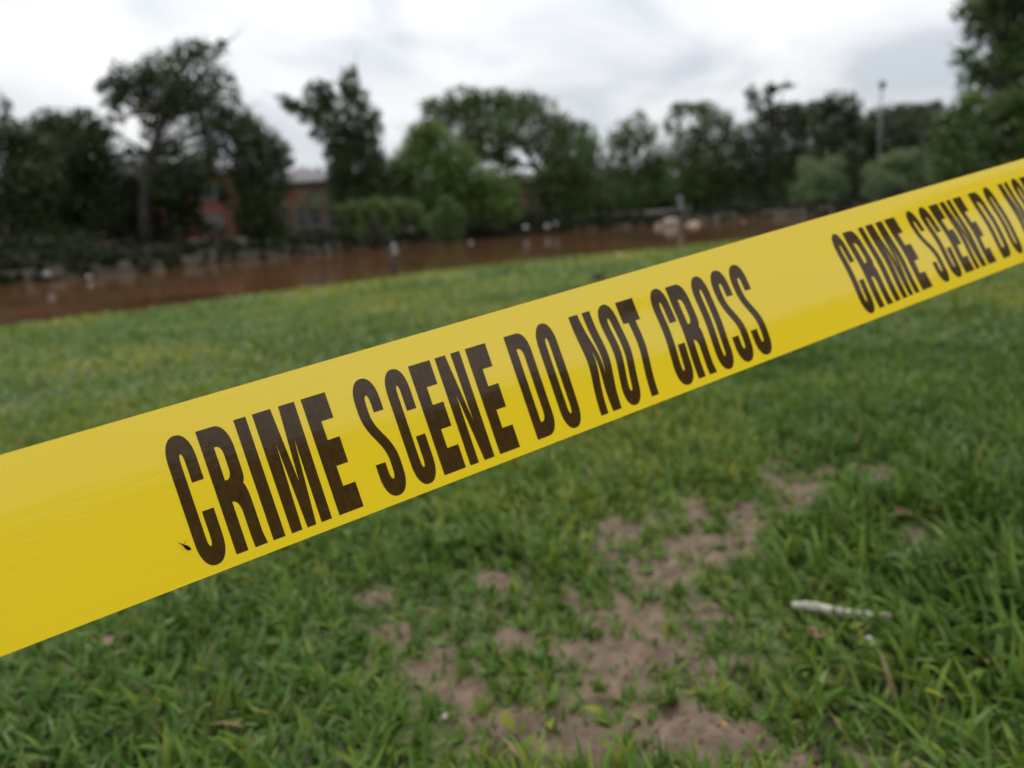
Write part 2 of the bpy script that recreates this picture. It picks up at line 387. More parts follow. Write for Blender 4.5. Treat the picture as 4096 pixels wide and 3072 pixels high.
# crumbs of soil on the bare patches (stuff)
g = np.random.default_rng(91)
cx_ = g.uniform(-0.6, 2.2, 60000); cy_ = g.uniform(0.45, 2.6, 60000)
kk = (bare(cx_, cy_) > 0.42) & (g.uniform(0, 1, 60000) < 0.45); cx_ = cx_[kk]; cy_ = cy_[kk]; nC = len(cx_)
gbz = bare(cx_, cy_)
cz_ = ground_z(cx_, cy_) + gbz * (0.030 * (fbm(cx_ * 20, cy_ * 20, 61, 4) - 0.45) + 0.010 * (vnoise(cx_ * 75, cy_ * 75, 63) - 0.5))
cr_ = 0.0012 + 0.0050 * g.uniform(0, 1, nC) ** 3.5
octa = np.array([(1, 0, 0), (-1, 0, 0), (0, 1, 0), (0, -1, 0), (0, 0, 1), (0, 0, -1.0)])
of = np.array([(0, 2, 4), (2, 1, 4), (1, 3, 4), (3, 0, 4), (2, 0, 5), (1, 2, 5), (3, 1, 5), (0, 3, 5)])
cv = octa[None] * cr_[:, None, None] * g.uniform(0.6, 1.25, (nC, 6, 1)) * np.array([1, 1, .7])
an = g.uniform(0, 6.28, nC); ca, sa = np.cos(an)[:, None], np.sin(an)[:, None]
cv = np.stack([cv[..., 0] * ca - cv[..., 1] * sa, cv[..., 0] * sa + cv[..., 1] * ca, cv[..., 2]], -1) + np.stack([cx_, cy_, cz_], 1)[:, None]
cf = (of[None] + np.arange(nC)[:, None, None] * 6).reshape(-1, 3)
M_crumb = simple('soil_crumb', (0.12, 0.085, 0.064), 0.95, 0.15, noise=0.35, nscale=60)
tag(mesh_np('soil_crumbs', cv.reshape(-1, 3), cf, M_crumb, smooth=True), 'loose crumbs of brown soil on the bare patches', 'soil', kind='stuff')

# ------------------------------------------------------------------ barrier tape
Dc = np.array([6309, -2135, 2841.0]); Dc /= np.linalg.norm(Dc)
Wc = np.array([0.3387, 1, 0.0]); Wc -= Dc * (Wc @ Dc); Wc /= np.linalg.norm(Wc)
Nc = -np.cross(Dc, Wc)                       # towards the camera
Oc = np.array([-0.06745755, -0.01850481, 0.34972064])
def c2w(v):
    return v[..., 0:1] * RT - v[..., 1:2] * UP + v[..., 2:3] * fwd
TW = 0.0762
Dw, Ww, Nw = c2w(Dc[None])[0], c2w(Wc[None])[0], c2w(Nc[None])[0]
Ow = CAM + c2w(Oc[None])[0]
# printed position (mm) -> stretch along the tape; the far end turns away from the camera
UL = np.array([-3000, -110, 240, 315.3, 329.5, 345.9, 354.2, 376.8, 400.4, 416.8, 431, 445.4, 462.6, 485.3, 503, 526, 544, 557.2, 3557])
UP_ = np.array([-3000, -110, 240, 315.0, 327.2, 342.6, 349.9, 369.6, 390.8, 404.4, 417.6, 430, 445.4, 463.6, 480.2, 500.5, 516.4, 528.1, 3128])
# cross-section slope (towards the camera per metre going down); rows = u (mm), columns = v
VS = np.array([0.0, 0.12, 0.25, 0.38, 0.5, 0.62, 0.75, 0.88, 1.0])
SL = {-250: [.02, .01, -.02, -.05, -.08, -.10, -.11, -.12, -.13],
      -150: [.04, .03, .00, -.04, -.07, -.09, -.11, -.12, -.13],
      -95: [.09, .07, .03, -.03, -.07, -.10, -.12, -.13, -.14],
      -40: [.13, .12, .09, .03, -.07, -.12, -.14, -.15, -.16],
      30: [.13, .12, .11, .08, .00, -.11, -.14, -.16, -.17],
      90: [.15, .14, .11, .12, .02, -.11, -.16, -.18, -.19],
      125: [.20, .16, .02, .16, .15, -.03, -.16, -.20, -.21],
      150: [.20, .15, -.09, .15, .17, .02, -.15, -.20, -.21],
      185: [.18, .14, .03, .13, .16, .06, -.11, -.18, -.20],
      230: [.17, .14, .10, .13, .16, .08, -.07, -.15, -.18],
      290: [.15, .12, .06, .07, .11, .07, -.08, -.14, -.17],
      340: [.15, .07, -.06, .00, .14, .14, .00, -.10, -.14],
      400: [.13, -.01, -.09, .00, .17, .17, .04, -.10, -.13],
      470: [.12, -.04, -.08, .03, .18, .14, .00, -.09, -.12],
      560: [.12, -.04, -.06, .06, .16, .11, .00, -.08, -.11],
      3200: [.10, .02, .0, .03, .06, .04, .0, -.03, -.05]}
for k_ in SL:      # tilt of the film: it faces slightly down
    uu_ = min(k_, 600) / 1000
    SL[k_] = [a_ - 0.21 - 0.24 * uu_ + 0.115 * v_k for a_, v_k in zip(SL[k_], VS)]
su = np.array(sorted(SL)); sm = np.array([SL[k] for k in su])
vf = np.linspace(0, 1, 161)
sfine = np.stack([np.interp(vf, VS, r) for r in sm])
kern = np.hanning(27); kern /= kern.sum()
sfine = np.stack([np.convolve(np.pad(r, 13, mode='edge'), kern, mode='valid') for r in sfine])
dfine = np.concatenate([np.zeros((len(su), 1)), np.cumsum((sfine[:, 1:] + sfine[:, :-1]) / 2, 1)], 1) * TW / 160
lead = np.full(len(su), 0.5)
dfine = dfine - lead[:, None] * dfine[:, -1:]
def catmull(uq, xs, ys):
    """smooth interpolation of rows ys at xs"""
    i = np.clip(np.searchsorted(xs, uq) - 1, 0, len(xs) - 2)
    m_ = np.gradient(ys, xs, axis=0)
    h = (xs[i + 1] - xs[i]); t_ = np.clip((uq - xs[i]) / h, 0, 1)
    h00 = 2 * t_**3 - 3 * t_**2 + 1; h10 = t_**3 - 2 * t_**2 + t_; h01 = -2 * t_**3 + 3 * t_**2; h11 = t_**3 - t_**2
    return i, h00, h10 * h, h01, h11 * h, m_
def tape_pt(ul, v, off=0.0):
    """ul in mm (printed), v 0..1 across -> world points"""
    ul = np.asarray(ul, float); v = np.asarray(v, float)
    u = np.interp(ul, UL, UP_)
    i, a, b_, c, d, m_ = catmull(u, su.astype(float), dfine)
    vi = np.clip(v * 160, 0, 159.999); k = vi.astype(int); fr = vi - k
    def smp(arr, r): return arr[r, k] * (1 - fr) + arr[r, np.minimum(k + 1, 160)] * fr
    dl = a * smp(dfine, i) + b_ * smp(m_, i) + c * smp(dfine, i + 1) + d * smp(m_, i + 1)
    # the film buckles sideways a little: shear and bend of the print along the tape
    sh = np.interp(ul, [150, 175, 235, 300, 316, 346, 377, 420, 560, 700], [0, 2.2, 4.0, 6, 10, 13, 15.5, 17, 17, 0])
    bd = np.interp(ul, [95, 110, 135, 155, 175, 240, 320, 420, 560, 700], [0, 3.0, 2.8, 1.8, 1.2, .8, 1.4, 2.0, 2.0, 0])
    tt = np.clip((v - 0.185) / 0.755, -0.3, 1.3)
    u = u + sh * tt + bd * np.exp(-((tt - 0.48) / 0.26) ** 2)
    p = Ow + (u / 1000)[:, None] * Dw + (v * TW)[:, None] * Ww
    r = p - CAM
    return p + r * ((dl + off) / (r @ Nw))[:, None]

def tape_mat(name, base, trans, tcol, rough, spec, speck=None, coat=0.0):
    m, t, o = mat_new(name)
    tc = t.nodes.new('ShaderNodeTexCoord')
    b = t.nodes.new('ShaderNodeBsdfPrincipled'); b.inputs['Roughness'].default_value = rough; b.inputs['Specular IOR Level'].default_value = spec
    b.inputs['Base Color'].default_value = (*base, 1)
    b.inputs['Coat Weight'].default_value = coat; b.inputs['Coat Roughness'].default_value = 0.15
    tr = t.nodes.new('ShaderNodeBsdfTranslucent'); tr.inputs[0].default_value = (*tcol, 1)
    mx = t.nodes.new('ShaderNodeMixShader'); mx.inputs[0].default_value = trans
    t.links.new(b.outputs[0], mx.inputs[1]); t.links.new(tr.outputs[0], mx.inputs[2]); t.links.new(mx.outputs[0], o.inputs[0])
    n = t.nodes.new('ShaderNodeTexNoise'); n.inputs['Scale'].default_value = 34; n.inputs['Detail'].default_value = 6; n.inputs['Roughness'].default_value = 0.7
    mpi = t.nodes.new('ShaderNodeMapping'); mpi.inputs['Scale'].default_value = (1.0, 0.35, 1.0)
    t.links.new(tc.outputs['UV'], mpi.inputs[0]); t.links.new(mpi.outputs[0], n.inputs['Vector'])
    if speck:
        r = t.nodes.new('ShaderNodeValToRGB'); r.color_ramp.elements[0].position = 0.35; r.color_ramp.elements[1].position = 0.75
        r.color_ramp.elements[0].color = (*base, 1); r.color_ramp.elements[1].color = (*speck, 1)
        t.links.new(n.outputs[0], r.inputs[0]); t.links.new(r.outputs[0], b.inputs['Base Color'])
    n2 = t.nodes.new('ShaderNodeTexNoise'); n2.inputs['Scale'].default_value = 18; n2.inputs['Detail'].default_value = 2
    mpt = t.nodes.new('ShaderNodeMapping'); mpt.inputs['Scale'].default_value = (0.16, 1.0, 1.0)     # faint lengthwise drawing lines and ripples
    t.links.new(tc.outputs['UV'], mpt.inputs[0]); t.links.new(mpt.outputs[0], n2.inputs['Vector'])
    bp = t.nodes.new('ShaderNodeBump'); bp.inputs['Strength'].default_value = 0.13; bp.inputs['Distance'].default_value = 0.0010
    t.links.new(n2.outputs[0], bp.inputs['Height'])
    t.links.new(bp.outputs[0], b.inputs['Normal'])
    return m
M_tape = tape_mat('yellow_film', (0.84, 0.605, 0.014), 0.42, (0.90, 0.650, 0.012), 0.21, 1.0, coat=0.7)
M_ink = tape_mat('brown_black_ink', (0.030, 0.016, 0.004), 0.30, (0.13, 0.066, 0.007), 0.16, 0.6, speck=(0.082, 0.046, 0.011))

us = np.concatenate([np.arange(-1500, -260, 40.0), np.arange(-260, 620, 4.0), np.arange(620, 3300, 40.0)])
vv = np.linspace(0, 1, 49)
U_, V_ = np.meshgrid(us, vv, indexing='ij')
tp = tape_pt(U_.ravel(), V_.ravel())
nv = len(vv)
i0 = np.arange(len(us) - 1)[:, None] * nv + np.arange(nv - 1)[None]
tf = np.stack([i0, i0 + nv, i0 + nv + 1, i0 + 1], -1).reshape(-1, 4)
def set_uv(o, u_mm, v):
    me = o.data; uvl = me.uv_layers.new(name='UVMap')
    li = np.zeros(len(me.loops), dtype=np.int32); me.loops.foreach_get('vertex_index', li)
    uvl.data.foreach_set('uv', np.stack([np.asarray(u_mm)[li] / 76.2, np.asarray(v)[li]], 1).astype(np.float32).ravel())
tape = mesh_np('barrier_tape', tp, tf, M_tape, smooth=True)
set_uv(tape, U_.ravel(), V_.ravel())
tag(tape, 'yellow plastic barrier tape printed CRIME SCENE DO NOT CROSS stretched across the view', 'barrier tape')

# glyphs: polygons in (mm, 0..1 down from cap line); list of [outer, holes...]
def arc(cx, cy, rx, ry, a0, a1, n=14, p=2.25):
    r = []
    for k in range(n + 1):
        a = math.radians(a0 + (a1 - a0) * k / n); c, s = math.cos(a), math.sin(a)
        r.append((cx + rx * math.copysign(abs(c) ** (2 / p), c), cy - ry * math.copysign(abs(s) ** (2 / p), s)))
    return r
def bez(p0, p1, p2, p3, n=14):
    return [tuple((1 - q) ** 3 * a + 3 * (1 - q) ** 2 * q * b + 3 * (1 - q) * q * q * c + q ** 3 * d for a, b, c, d in zip(p0, p1, p2, p3)) for q in [k / n for k in range(n + 1)]]
def g_O(w=11.8, st=4.9):
    o = arc(w / 2, .19, w / 2, .21, 180, 0) + arc(w / 2, .81, w / 2, .21, 0, -180)
    i = arc(w / 2, .21, w / 2 - st, .085, 180, 0, 8) + arc(w / 2, .79, w / 2 - st, .085, 0, -180, 8)
    return [o, i]
def g_C(w=11.8, st=5.0):
    return [[(w, .365)] + arc(w / 2, .19, w / 2, .21, 0, 180) + arc(w / 2, .81, w / 2, .21, 180, 360) + [(w, .597), (w - st, .597)]
            + arc(w / 2, .79, w / 2 - st, .08, 0, -180, 8) + arc(w / 2, .21, w / 2 - st, .08, 180, 0, 8) + [(w - st, .365)]]
def g_S(w=12.4, st=5.0):
    o = [(w, .288)] + arc(w / 2, .19, w / 2, .21, 0, 180)
    o += bez((0, .25), (0, .47), (w - st, .545), (w - st, .72))
    o += arc(w / 2, .79, w / 2 - st, .08, 0, -180, 8) + [(st, .715), (0, .715)]
    o += arc(w / 2, .81, w / 2, .21, 180, 360)
    o += bez((w, .74), (w, .52), (st, .455), (st, .28))
    o += arc(w / 2, .21, w / 2 - st, .08, 180, 0, 8) + [(w - st, .288)]
    return [o]
def g_R(w=13.6):
    o = [(0, 0)] + arc(7.2, .215, w - 7.5, .215, 90, 0, 10) + bez((w - .3, .38), (w - .3, .45), (w - .9, .475), (w - 1.5, .487), 6)
    o += bez((w - 1.5, .49), (w - .7, .52), (w - .4, .58), (w - .4, .68), 6) + [(w - .4, .90), (w + .25, 1), (w - 5.3, 1)]
    o += [(w - 5.5, .90)] + bez((w - 5.5, .72), (w - 5.5, .64), (6.9, .605), (5.2, .605), 8) + [(5.2, 1), (0, 1)]
    h = [(5.2, .16)] + arc(6.0, .245, w - 5.4 - 6.0, .085, 90, 0, 6) + arc(6.0, .345, w - 5.4 - 6.0, .085, 0, -90, 6) + [(5.2, .43)]
    return [o, h]
def g_D(w=13.2):
    o = [(0, 0)] + arc(7, .20, w - 7, .20, 90, 0) + arc(7, .80, w - 7, .20, 0, -90) + [(0, 1)]
    h = [(5.0, .145)] + arc(5.8, .235, w - 5 - 5.8, .09, 90, 0, 6) + arc(5.8, .765, w - 5 - 5.8, .09, 0, -90, 6) + [(5.0, .855)]
    return [o, h]
GL = {'O': g_O(), 'C': g_C(), 'S': g_S(), 'R': g_R(), 'D': g_D(),
      'I': [[(0, 0), (5.4, 0), (5.4, 1), (0, 1)]],
      'M': [[(0, 0), (8.3, 0), (10.2, .625), (12.0, 0), (19.4, 0), (18.9, 1), (13.9, 1), (14.2, .285), (11.4, 1), (7.3, 1), (5.9, .285), (4.9, 1), (0, 1)]],
      'E': [[(0, 0), (11.7, 0), (11.8, .222), (5.9, .222), (5.9, .385), (11.7, .385), (11.7, .61), (5.9, .61), (5.9, .783), (11.9, .783), (11.9, 1), (0, 1)]],
      'N': [[(0, 0), (5.8, 0), (9.1, .63), (8.8, 0), (13.9, 0), (13.9, 1), (8.1, 1), (4.8, .37), (4.8, 1), (0, 1)]],
      'T': [[(0, 0), (12, 0), (12, .228), (8.55, .228), (8.55, 1), (3.45, 1), (3.45, .228), (0, .228)]]}
TEXT = [('C', -103.5), ('R', -89.0), ('I', -72.6), ('M', -64.3), ('E', -41.8), ('S', -18.4), ('C', -1.9), ('E', 12.5), ('N', 27.0), ('E', 44.1),
        ('D', 66.9), ('O', 84.6), ('N', 107.7), ('O', 125.2), ('T', 139.4), ('C', 162.3), ('R', 175.6), ('O', 193.0), ('S', 208.2), ('S', 223.2)]
def inside(poly, x, y):
    r = np.zeros(len(x), bool); j = len(poly) - 1
    for i in range(len(poly)):
        xi, yi = poly[i]; xj, yj = poly[j]
        if yi != yj:
            r ^= ((yi > y) != (yj > y)) & (x < (xj - xi) * (y - yi) / (yj - yi) + xi)
        j = i
    return r
def glyph_mesh(ch):
    """triangulate a glyph densely enough to follow the film's curve; coordinates in (mm, mm)"""
    HM = 57.5; pts, edges = [], []
    for loop in GL[ch]:
        lp = [(x, y * HM) for x, y in loop]
        dens = []
        for (x0, y0), (x1, y1) in zip(lp, lp[1:] + lp[:1]):
            d = math.hypot(x1 - x0, y1 - y0)
            if d < 1e-4: continue
            k = max(1, int(d / 2.2))
            dens += [(x0 + (x1 - x0) * q / k, y0 + (y1 - y0) * q / k) for q in range(k)]
        s = len(pts); n = len(dens); pts += dens
        edges += [(s + i, s + (i + 1) % n) for i in range(n)]
    nb = len(pts)
    arr = np.array(pts); w_ = arr[:, 0].max()
    X, Y = np.meshgrid(np.arange(0.8, w_, 1.9), np.arange(0.6, HM, 2.0)); X = X.ravel(); Y = Y.ravel()
    ok = np.zeros(len(X), bool)
    for loop in GL[ch]: ok ^= inside([(a, b * HM) for a, b in loop], X, Y)
    dmin = np.min(np.hypot(X[:, None] - arr[None, :, 0], Y[:, None] - arr[None, :, 1]), 1)
    ok &= dmin > 0.7
    allp = [Vector(p) for p in pts] + [Vector((a, b)) for a, b in zip(X[ok], Y[ok])]
    vs, es, fs_, *_ = delaunay_2d_cdt(allp, edges, [], 0, 1e-5)
    V = np.array([tuple(v) for v in vs]); Fc = np.array([f for f in fs_ if len(f) == 3])
    cen = V[Fc].mean(1); ok = np.zeros(len(Fc), bool)
    for loop in GL[ch]: ok ^= inside([(a, b * HM) for a, b in loop], cen[:, 0], cen[:, 1])
    Fc = Fc[ok]
    a, b, c = V[Fc[:, 0]], V[Fc[:, 1]], V[Fc[:, 2]]
    ar = (b[:, 0] - a[:, 0]) * (c[:, 1] - a[:, 1]) - (b[:, 1] - a[:, 1]) * (c[:, 0] - a[:, 0])
    Fc[ar < 0] = Fc[ar < 0][:, ::-1]
    used = np.unique(Fc); re = np.full(len(V), -1); re[used] = np.arange(len(used))
    return V[used], re[Fc]
GM = {ch: glyph_mesh(ch) for ch in GL}
for rep in (-1, 0, 1):
    for ch, u0 in TEXT:
        V, Fc = GM[ch]
        ul = V[:, 0] + u0 + rep * 418.4
        if ul.max() < -330 or ul.min() > 720: continue
        top = np.interp(ul, [300, 560], [0.187, 0.178]); bot = np.interp(ul, [250, 320, 400, 560], [0.940, 0.928, 0.905, 0.895])
        v = top + (bot - top) * V[:, 1] / 57.5
        p = tape_pt(ul, v, 0.00015)
        lo = mesh_np('letter', p, Fc[:, ::-1] if False else Fc, M_ink, parent=tape, smooth=True)
        set_uv(lo, ul, v)

# little dark seed stuck to the film beside the first C
M_seed = simple('seed_black', (0.008, 0.006, 0.004), 0.9, 0.1)
bm = bmesh.new()
SEED = [(-105.5, 0.822), (-106.25, 0.812), (-107.0, 0.797), (-107.8, 0.782), (-109.2, 0.760), (-105.9, 0.761)]
def sp(u, v, off=0.0006): return Vector(tape_pt(np.array([u]), np.array([v]), off)[0])
bm_tube(bm, [sp(u_, v_s) for u_, v_s in SEED[:4]] + [sp(*SEED[4])], [0.0002, 0.0008, 0.0008, 0.0003, 0.00010], 6)
bm_tube(bm, [sp(*SEED[3]), sp(*SEED[5])], [0.00010, 0.00005], 5)
tag(bm_obj('seed', bm, M_seed), 'tiny black seed with a hair-thin stalk stuck to the tape', 'seed')

# ------------------------------------------------------------------ trees
DS = 4096 / 2212.0       # lobes are noted on a 2212-wide view of the photograph
def leaves(centres, radii, counts, size, g, clump=0.28, flat=0.85):
    P, T = [], []
    for c, r, n in zip(centres, radii, counts):
        nc = max(8, n // 30)
        d = g.normal(size=(nc, 3)); d /= np.linalg.norm(d, axis=1)[:, None]
        cc = d * (g.uniform(0.1, 1, nc) ** 0.45)[:, None]
        idx = g.integers(0, nc, n)
        q = cc[idx] * 0.92 + g.normal(0, clump * 0.62, (n, 3))
        lo_ = g.uniform(0, 1, n) < 0.35          # loose leaves between the clumps
        dq = g.normal(size=(n, 3)); dq /= np.linalg.norm(dq, axis=1)[:, None]
        q = np.where(lo_[:, None], dq * (g.uniform(0, 1, n) ** 0.4)[:, None], q)
        P.append(c + q * r); T.append(np.clip(0.30 + 0.30 * q[:, 2] + 0.55 * (g.uniform(0, 1, nc)[idx] - 0.4) + g.normal(0, 0.12, n), 0, 1) * 0 + np.clip(0.45 + 0.7 * (g.uniform(0, 1, nc)[idx] - 0.5) + g.normal(0, 0.14, n), 0, 1))
    P = np.concatenate(P); T = np.concatenate(T); n = len(P)
    a = g.normal(size=(n, 3)); a /= np.linalg.norm(a, axis=1)[:, None]
    nrm = g.normal(size=(n, 3)) + np.array([0, 0, 0.9]); b = np.cross(a, nrm); b /= np.linalg.norm(b, axis=1)[:, None] + 1e-9
    s = size * g.uniform(0.6, 1.35, n)[:, None]
    up_ = np.cross(b, a) * s * 0.18
    V = np.stack([P - a * s * 0.5, P + b * s * 0.3 + up_, P + a * s * 0.5, P - b * s * 0.3 + up_], 1).reshape(-1, 3)
    Fq = np.arange(n * 4).reshape(-1, 4)
    return V, Fq, np.repeat(T, 4)
tseed = [100]
def tree(name, label, cat, depth, base, lobes, mat, leaf=0.30, trunk=0.22, dens=1.0, group=None, forks=True, fill=1.0, clump=0.28):
    """base and lobes in 2212-view pixels; lobes (cx, cy, rx, ry[, density])"""
    tseed[0] += 1; g = np.random.default_rng(tseed[0]); leaf = leaf * 0.85
    b = at(base[0] * DS, base[1] * DS, depth); b = np.array([b[0], b[1], float(ground_z(np.array([b[0]]), np.array([b[1]]))[0])])
    root = empty(name, tuple(b)); tag(root, label, cat, group)
    C, R, K = [], [], []
    for lb in lobes:
        cx, cy, rx, ry = lb[:4]; dd = lb[4] if len(lb) > 4 else 1.0
        k = DS * depth / F
        jd = g.uniform(-0.35, 0.35) * rx * k * 1.5
        c = at(cx * DS, cy * DS, depth + jd) - b
        C.append(c); R.append(np.array([rx * k, 0.5 * (rx + ry) * k, ry * k]) * 1.08)
        area = rx * ry * k * k * math.pi
        K.append(int(dens * dd * area * 5.2 / (leaf * leaf * 0.30) * 0.72) + 12)
    V, Fq, T = leaves(C, R, K, leaf, g, clump)
    mesh_np('crown', V, Fq, mat, parent=root, attrs={'tint': T})
    # trunk and limbs
    bm = bmesh.new()
    C = np.array(C); top = C[np.argmax(C[:, 2])]; low = C[:, 2].min()
    cen = C.mean(0)
    hgt = max(cen[2], 0.5)
    kn = [np.zeros(3) - np.array([0, 0, 0.3]), np.array([cen[0] * 0.10 + g.normal(0, .05), cen[1] * 0.1, hgt * 0.3]), np.array([cen[0] * 0.45, cen[1] * 0.4, hgt * 0.7]), cen * np.array([.9, .9, 1.02]), (cen + top) / 2, top]
    rad = [trunk * 1.35, trunk, trunk * 0.82, trunk * 0.55, trunk * 0.32, trunk * 0.1]
    kn[-1] = kn[-2] * 0.3 + kn[-1] * 0.7
    bm_tube(bm, kn, rad, 8)
    if forks:
        for c in C:
            s0 = kn[2] if c[2] < cen[2] else kn[3]
            if c[2] < kn[2][2]: s0 = kn[1] * 0.5 + kn[2] * 0.5
            mid = (s0 + c) / 2 + np.array([0, 0, 0.12 * np.linalg.norm(c - s0)]) * g.uniform(-0.5, 1)
            bm_tube(bm, [s0, mid, c, c + (c - mid) * 0.7], [trunk * 0.42, trunk * 0.3, trunk * 0.18, trunk * 0.05], 5)
    bm_obj('trunk', bm, M_bark, parent=root, smooth=True)
    return root

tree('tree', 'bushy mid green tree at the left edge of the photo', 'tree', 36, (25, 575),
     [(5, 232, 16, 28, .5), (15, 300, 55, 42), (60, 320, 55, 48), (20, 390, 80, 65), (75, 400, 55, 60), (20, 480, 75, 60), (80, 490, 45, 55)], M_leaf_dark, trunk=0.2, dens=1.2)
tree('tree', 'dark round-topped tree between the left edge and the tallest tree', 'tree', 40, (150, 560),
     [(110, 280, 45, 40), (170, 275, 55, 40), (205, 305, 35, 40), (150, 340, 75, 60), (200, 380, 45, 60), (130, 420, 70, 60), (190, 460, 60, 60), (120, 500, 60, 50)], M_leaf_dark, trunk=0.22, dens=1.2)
tree('tall_tree', 'tallest tree on the left with an airy crown leaning right above a straight trunk', 'tree', 40, (316, 548),
     [(245, 190, 34, 26), (285, 165, 48, 30), (270, 220, 40, 24), (320, 200, 50, 40), (345, 150, 40, 36), (385, 165, 42, 45), (405, 115, 35, 28), (450, 140, 34, 50, .7), (480, 100, 14, 20, .5), (470, 195, 42, 48, .6),
      (400, 215, 60, 40), (345, 250, 50, 35), (440, 245, 55, 38, .8), (500, 250, 42, 36), (515, 285, 36, 32), (460, 285, 50, 28, .7), (335, 290, 30, 30, .5), (250, 255, 26, 16, .35), (240, 290, 30, 16, .4), (285, 330, 40, 26, .5), (390, 300, 40, 22, .4), (410, 335, 55, 26, .55), (470, 325, 50, 34, .8), (440, 372, 50, 36, .8), (215, 340, 30, 40, .8), (325, 345, 40, 36, .7), (355, 395, 40, 40, .8)],
     M_leaf_dark, trunk=0.30, leaf=0.27, dens=0.9)
tree('tree', 'dark spiky tree right of the tallest tree, in front of the slate-roofed house', 'tree', 42, (545, 540),
     [(545, 290, 34, 45), (575, 320, 40, 34), (605, 330, 30, 30), (615, 352, 20, 14, .7), (540, 355, 55, 45), (590, 395, 42, 45), (535, 400, 38, 50), (560, 450, 60, 55), (540, 490, 42, 42), (590, 500, 45, 40)], M_leaf_dark, trunk=0.22)
tree('tree', 'shadowy small tree under the tallest tree, hiding the brick house', 'tree', 44, (405, 545),
     [(395, 370, 45, 40), (350, 400, 50, 50), (260, 380, 50, 45), (300, 440, 70, 55), (390, 440, 35, 50), (250, 480, 60, 55), (340, 500, 60, 40), (430, 405, 40, 26, .7), (425, 450, 16, 45, .7), (485, 430, 18, 40, .6), (455, 500, 45, 18, .7)], M_leaf_dark, trunk=0.16, dens=1.15)
tree('tree', 'dark tree with a crooked arm reaching left beside the slate-roofed house', 'tree', 50, (765, 500),
     [(612, 215, 16, 12, .8), (640, 230, 30, 18), (668, 248, 30, 20), (690, 205, 34, 32), (715, 230, 42, 34), (755, 185, 24, 32), (765, 158, 12, 20, .5), (770, 215, 28, 28, .7), (790, 245, 28, 26), (735, 270, 48, 34), (690, 285, 24, 24, .8), (810, 275, 18, 30),
      (785, 295, 34, 34), (745, 315, 38, 36), (800, 335, 30, 42), (760, 365, 38, 50), (770, 420, 45, 45), (800, 400, 40, 45), (728, 335, 30, 36), (815, 372, 30, 45), (765, 455, 55, 45), (835, 420, 40, 45), (735, 400, 30, 50)], M_leaf_dark, trunk=0.22, leaf=0.3)
tree('tree', 'widest tree with a broad flat-topped crown in the middle', 'tree', 64, (1190, 480),
     [(920, 285, 32, 32), (950, 245, 42, 34), (1000, 222, 50, 32), (1060, 225, 55, 30), (1120, 230, 50, 32), (1165, 245, 45, 36), (1205, 275, 40, 36), (1250, 300, 42, 36), (1275, 330, 32, 36), (1010, 275, 65, 48), (1090, 285, 65, 45), (1170, 310, 55, 30),
      (1230, 350, 55, 48), (1195, 400, 48, 48), (1260, 400, 45, 52), (1215, 450, 60, 42), (1050, 325, 50, 25, .8), (1085, 350, 36, 26), (1010, 335, 45, 30), (1195, 345, 30, 34), (1120, 395, 40, 24, .7)], M_leaf_mid, leaf=0.40, trunk=0.32, dens=0.95)
tree('tree', 'fresh green rounded tree in front of the widest tree', 'tree', 52, (985, 500),
     [(905, 310, 34, 34), (940, 310, 45, 40), (975, 345, 48, 44), (890, 360, 45, 45), (935, 380, 60, 50), (1010, 385, 50, 42), (1055, 400, 45, 35), (860, 400, 36, 45), (980, 430, 60, 45), (1050, 440, 50, 40), (1095, 410, 25, 30), (925, 285, 30, 22), (860, 370, 30, 34), (1085, 445, 40, 40)], M_leaf_fresh, leaf=0.30, trunk=0.2, dens=1.1)
tree('bush_tree', 'spreading bright green weeping shrub at the far waterline', 'shrub', 41, (830, 528),
     [(745, 466, 12, 22), (762, 452, 14, 20), (778, 474, 12, 28), (795, 442, 16, 18), (812, 466, 12, 28), (832, 450, 14, 20), (845, 472, 12, 28), (862, 440, 16, 16), (880, 456, 14, 26), (898, 448, 14, 20), (912, 470, 11, 26), (925, 484, 8, 18, .7), (780, 500, 14, 14, .7), (850, 496, 20, 14, .6), (820, 432, 12, 10, .5), (735, 452, 10, 8, .6)], M_leaf_light, leaf=0.22, trunk=0.09, dens=0.8)
tree('bush_tree', 'compact upright green shrub right of the weeping shrub at the waterline', 'shrub', 43, (965, 532),
     [(965, 445, 22, 20), (950, 475, 24, 26), (982, 470, 24, 28), (968, 500, 34, 26)], M_leaf_mid, leaf=0.20, trunk=0.09, dens=1.1)
tree('tree', 'thin-crowned tree with sky gaps, right of the widest tree', 'tree', 68, (1385, 470),
     [(1372, 262, 26, 22, .7), (1345, 290, 30, 28, .7), (1395, 290, 28, 28, .7), (1325, 325, 26, 32, .7), (1370, 320, 40, 34), (1425, 340, 34, 36), (1340, 370, 36, 30), (1395, 375, 42, 34), (1355, 420, 50, 36), (1420, 420, 36, 26, .6)], M_leaf_mid, leaf=0.36, trunk=0.2, dens=0.8)
tree('tree', 'square-shouldered tree with a hole of sky near its top left', 'tree', 70, (1500, 470),
     [(1475, 238, 28, 18), (1520, 240, 34, 20), (1455, 280, 18, 40, .8), (1550, 265, 32, 28), (1510, 290, 26, 34), (1560, 310, 45, 40), (1480, 340, 36, 36), (1530, 355, 50, 42), (1500, 410, 55, 42), (1570, 390, 45, 50)], M_leaf_mid, leaf=0.38, trunk=0.24, dens=0.95)
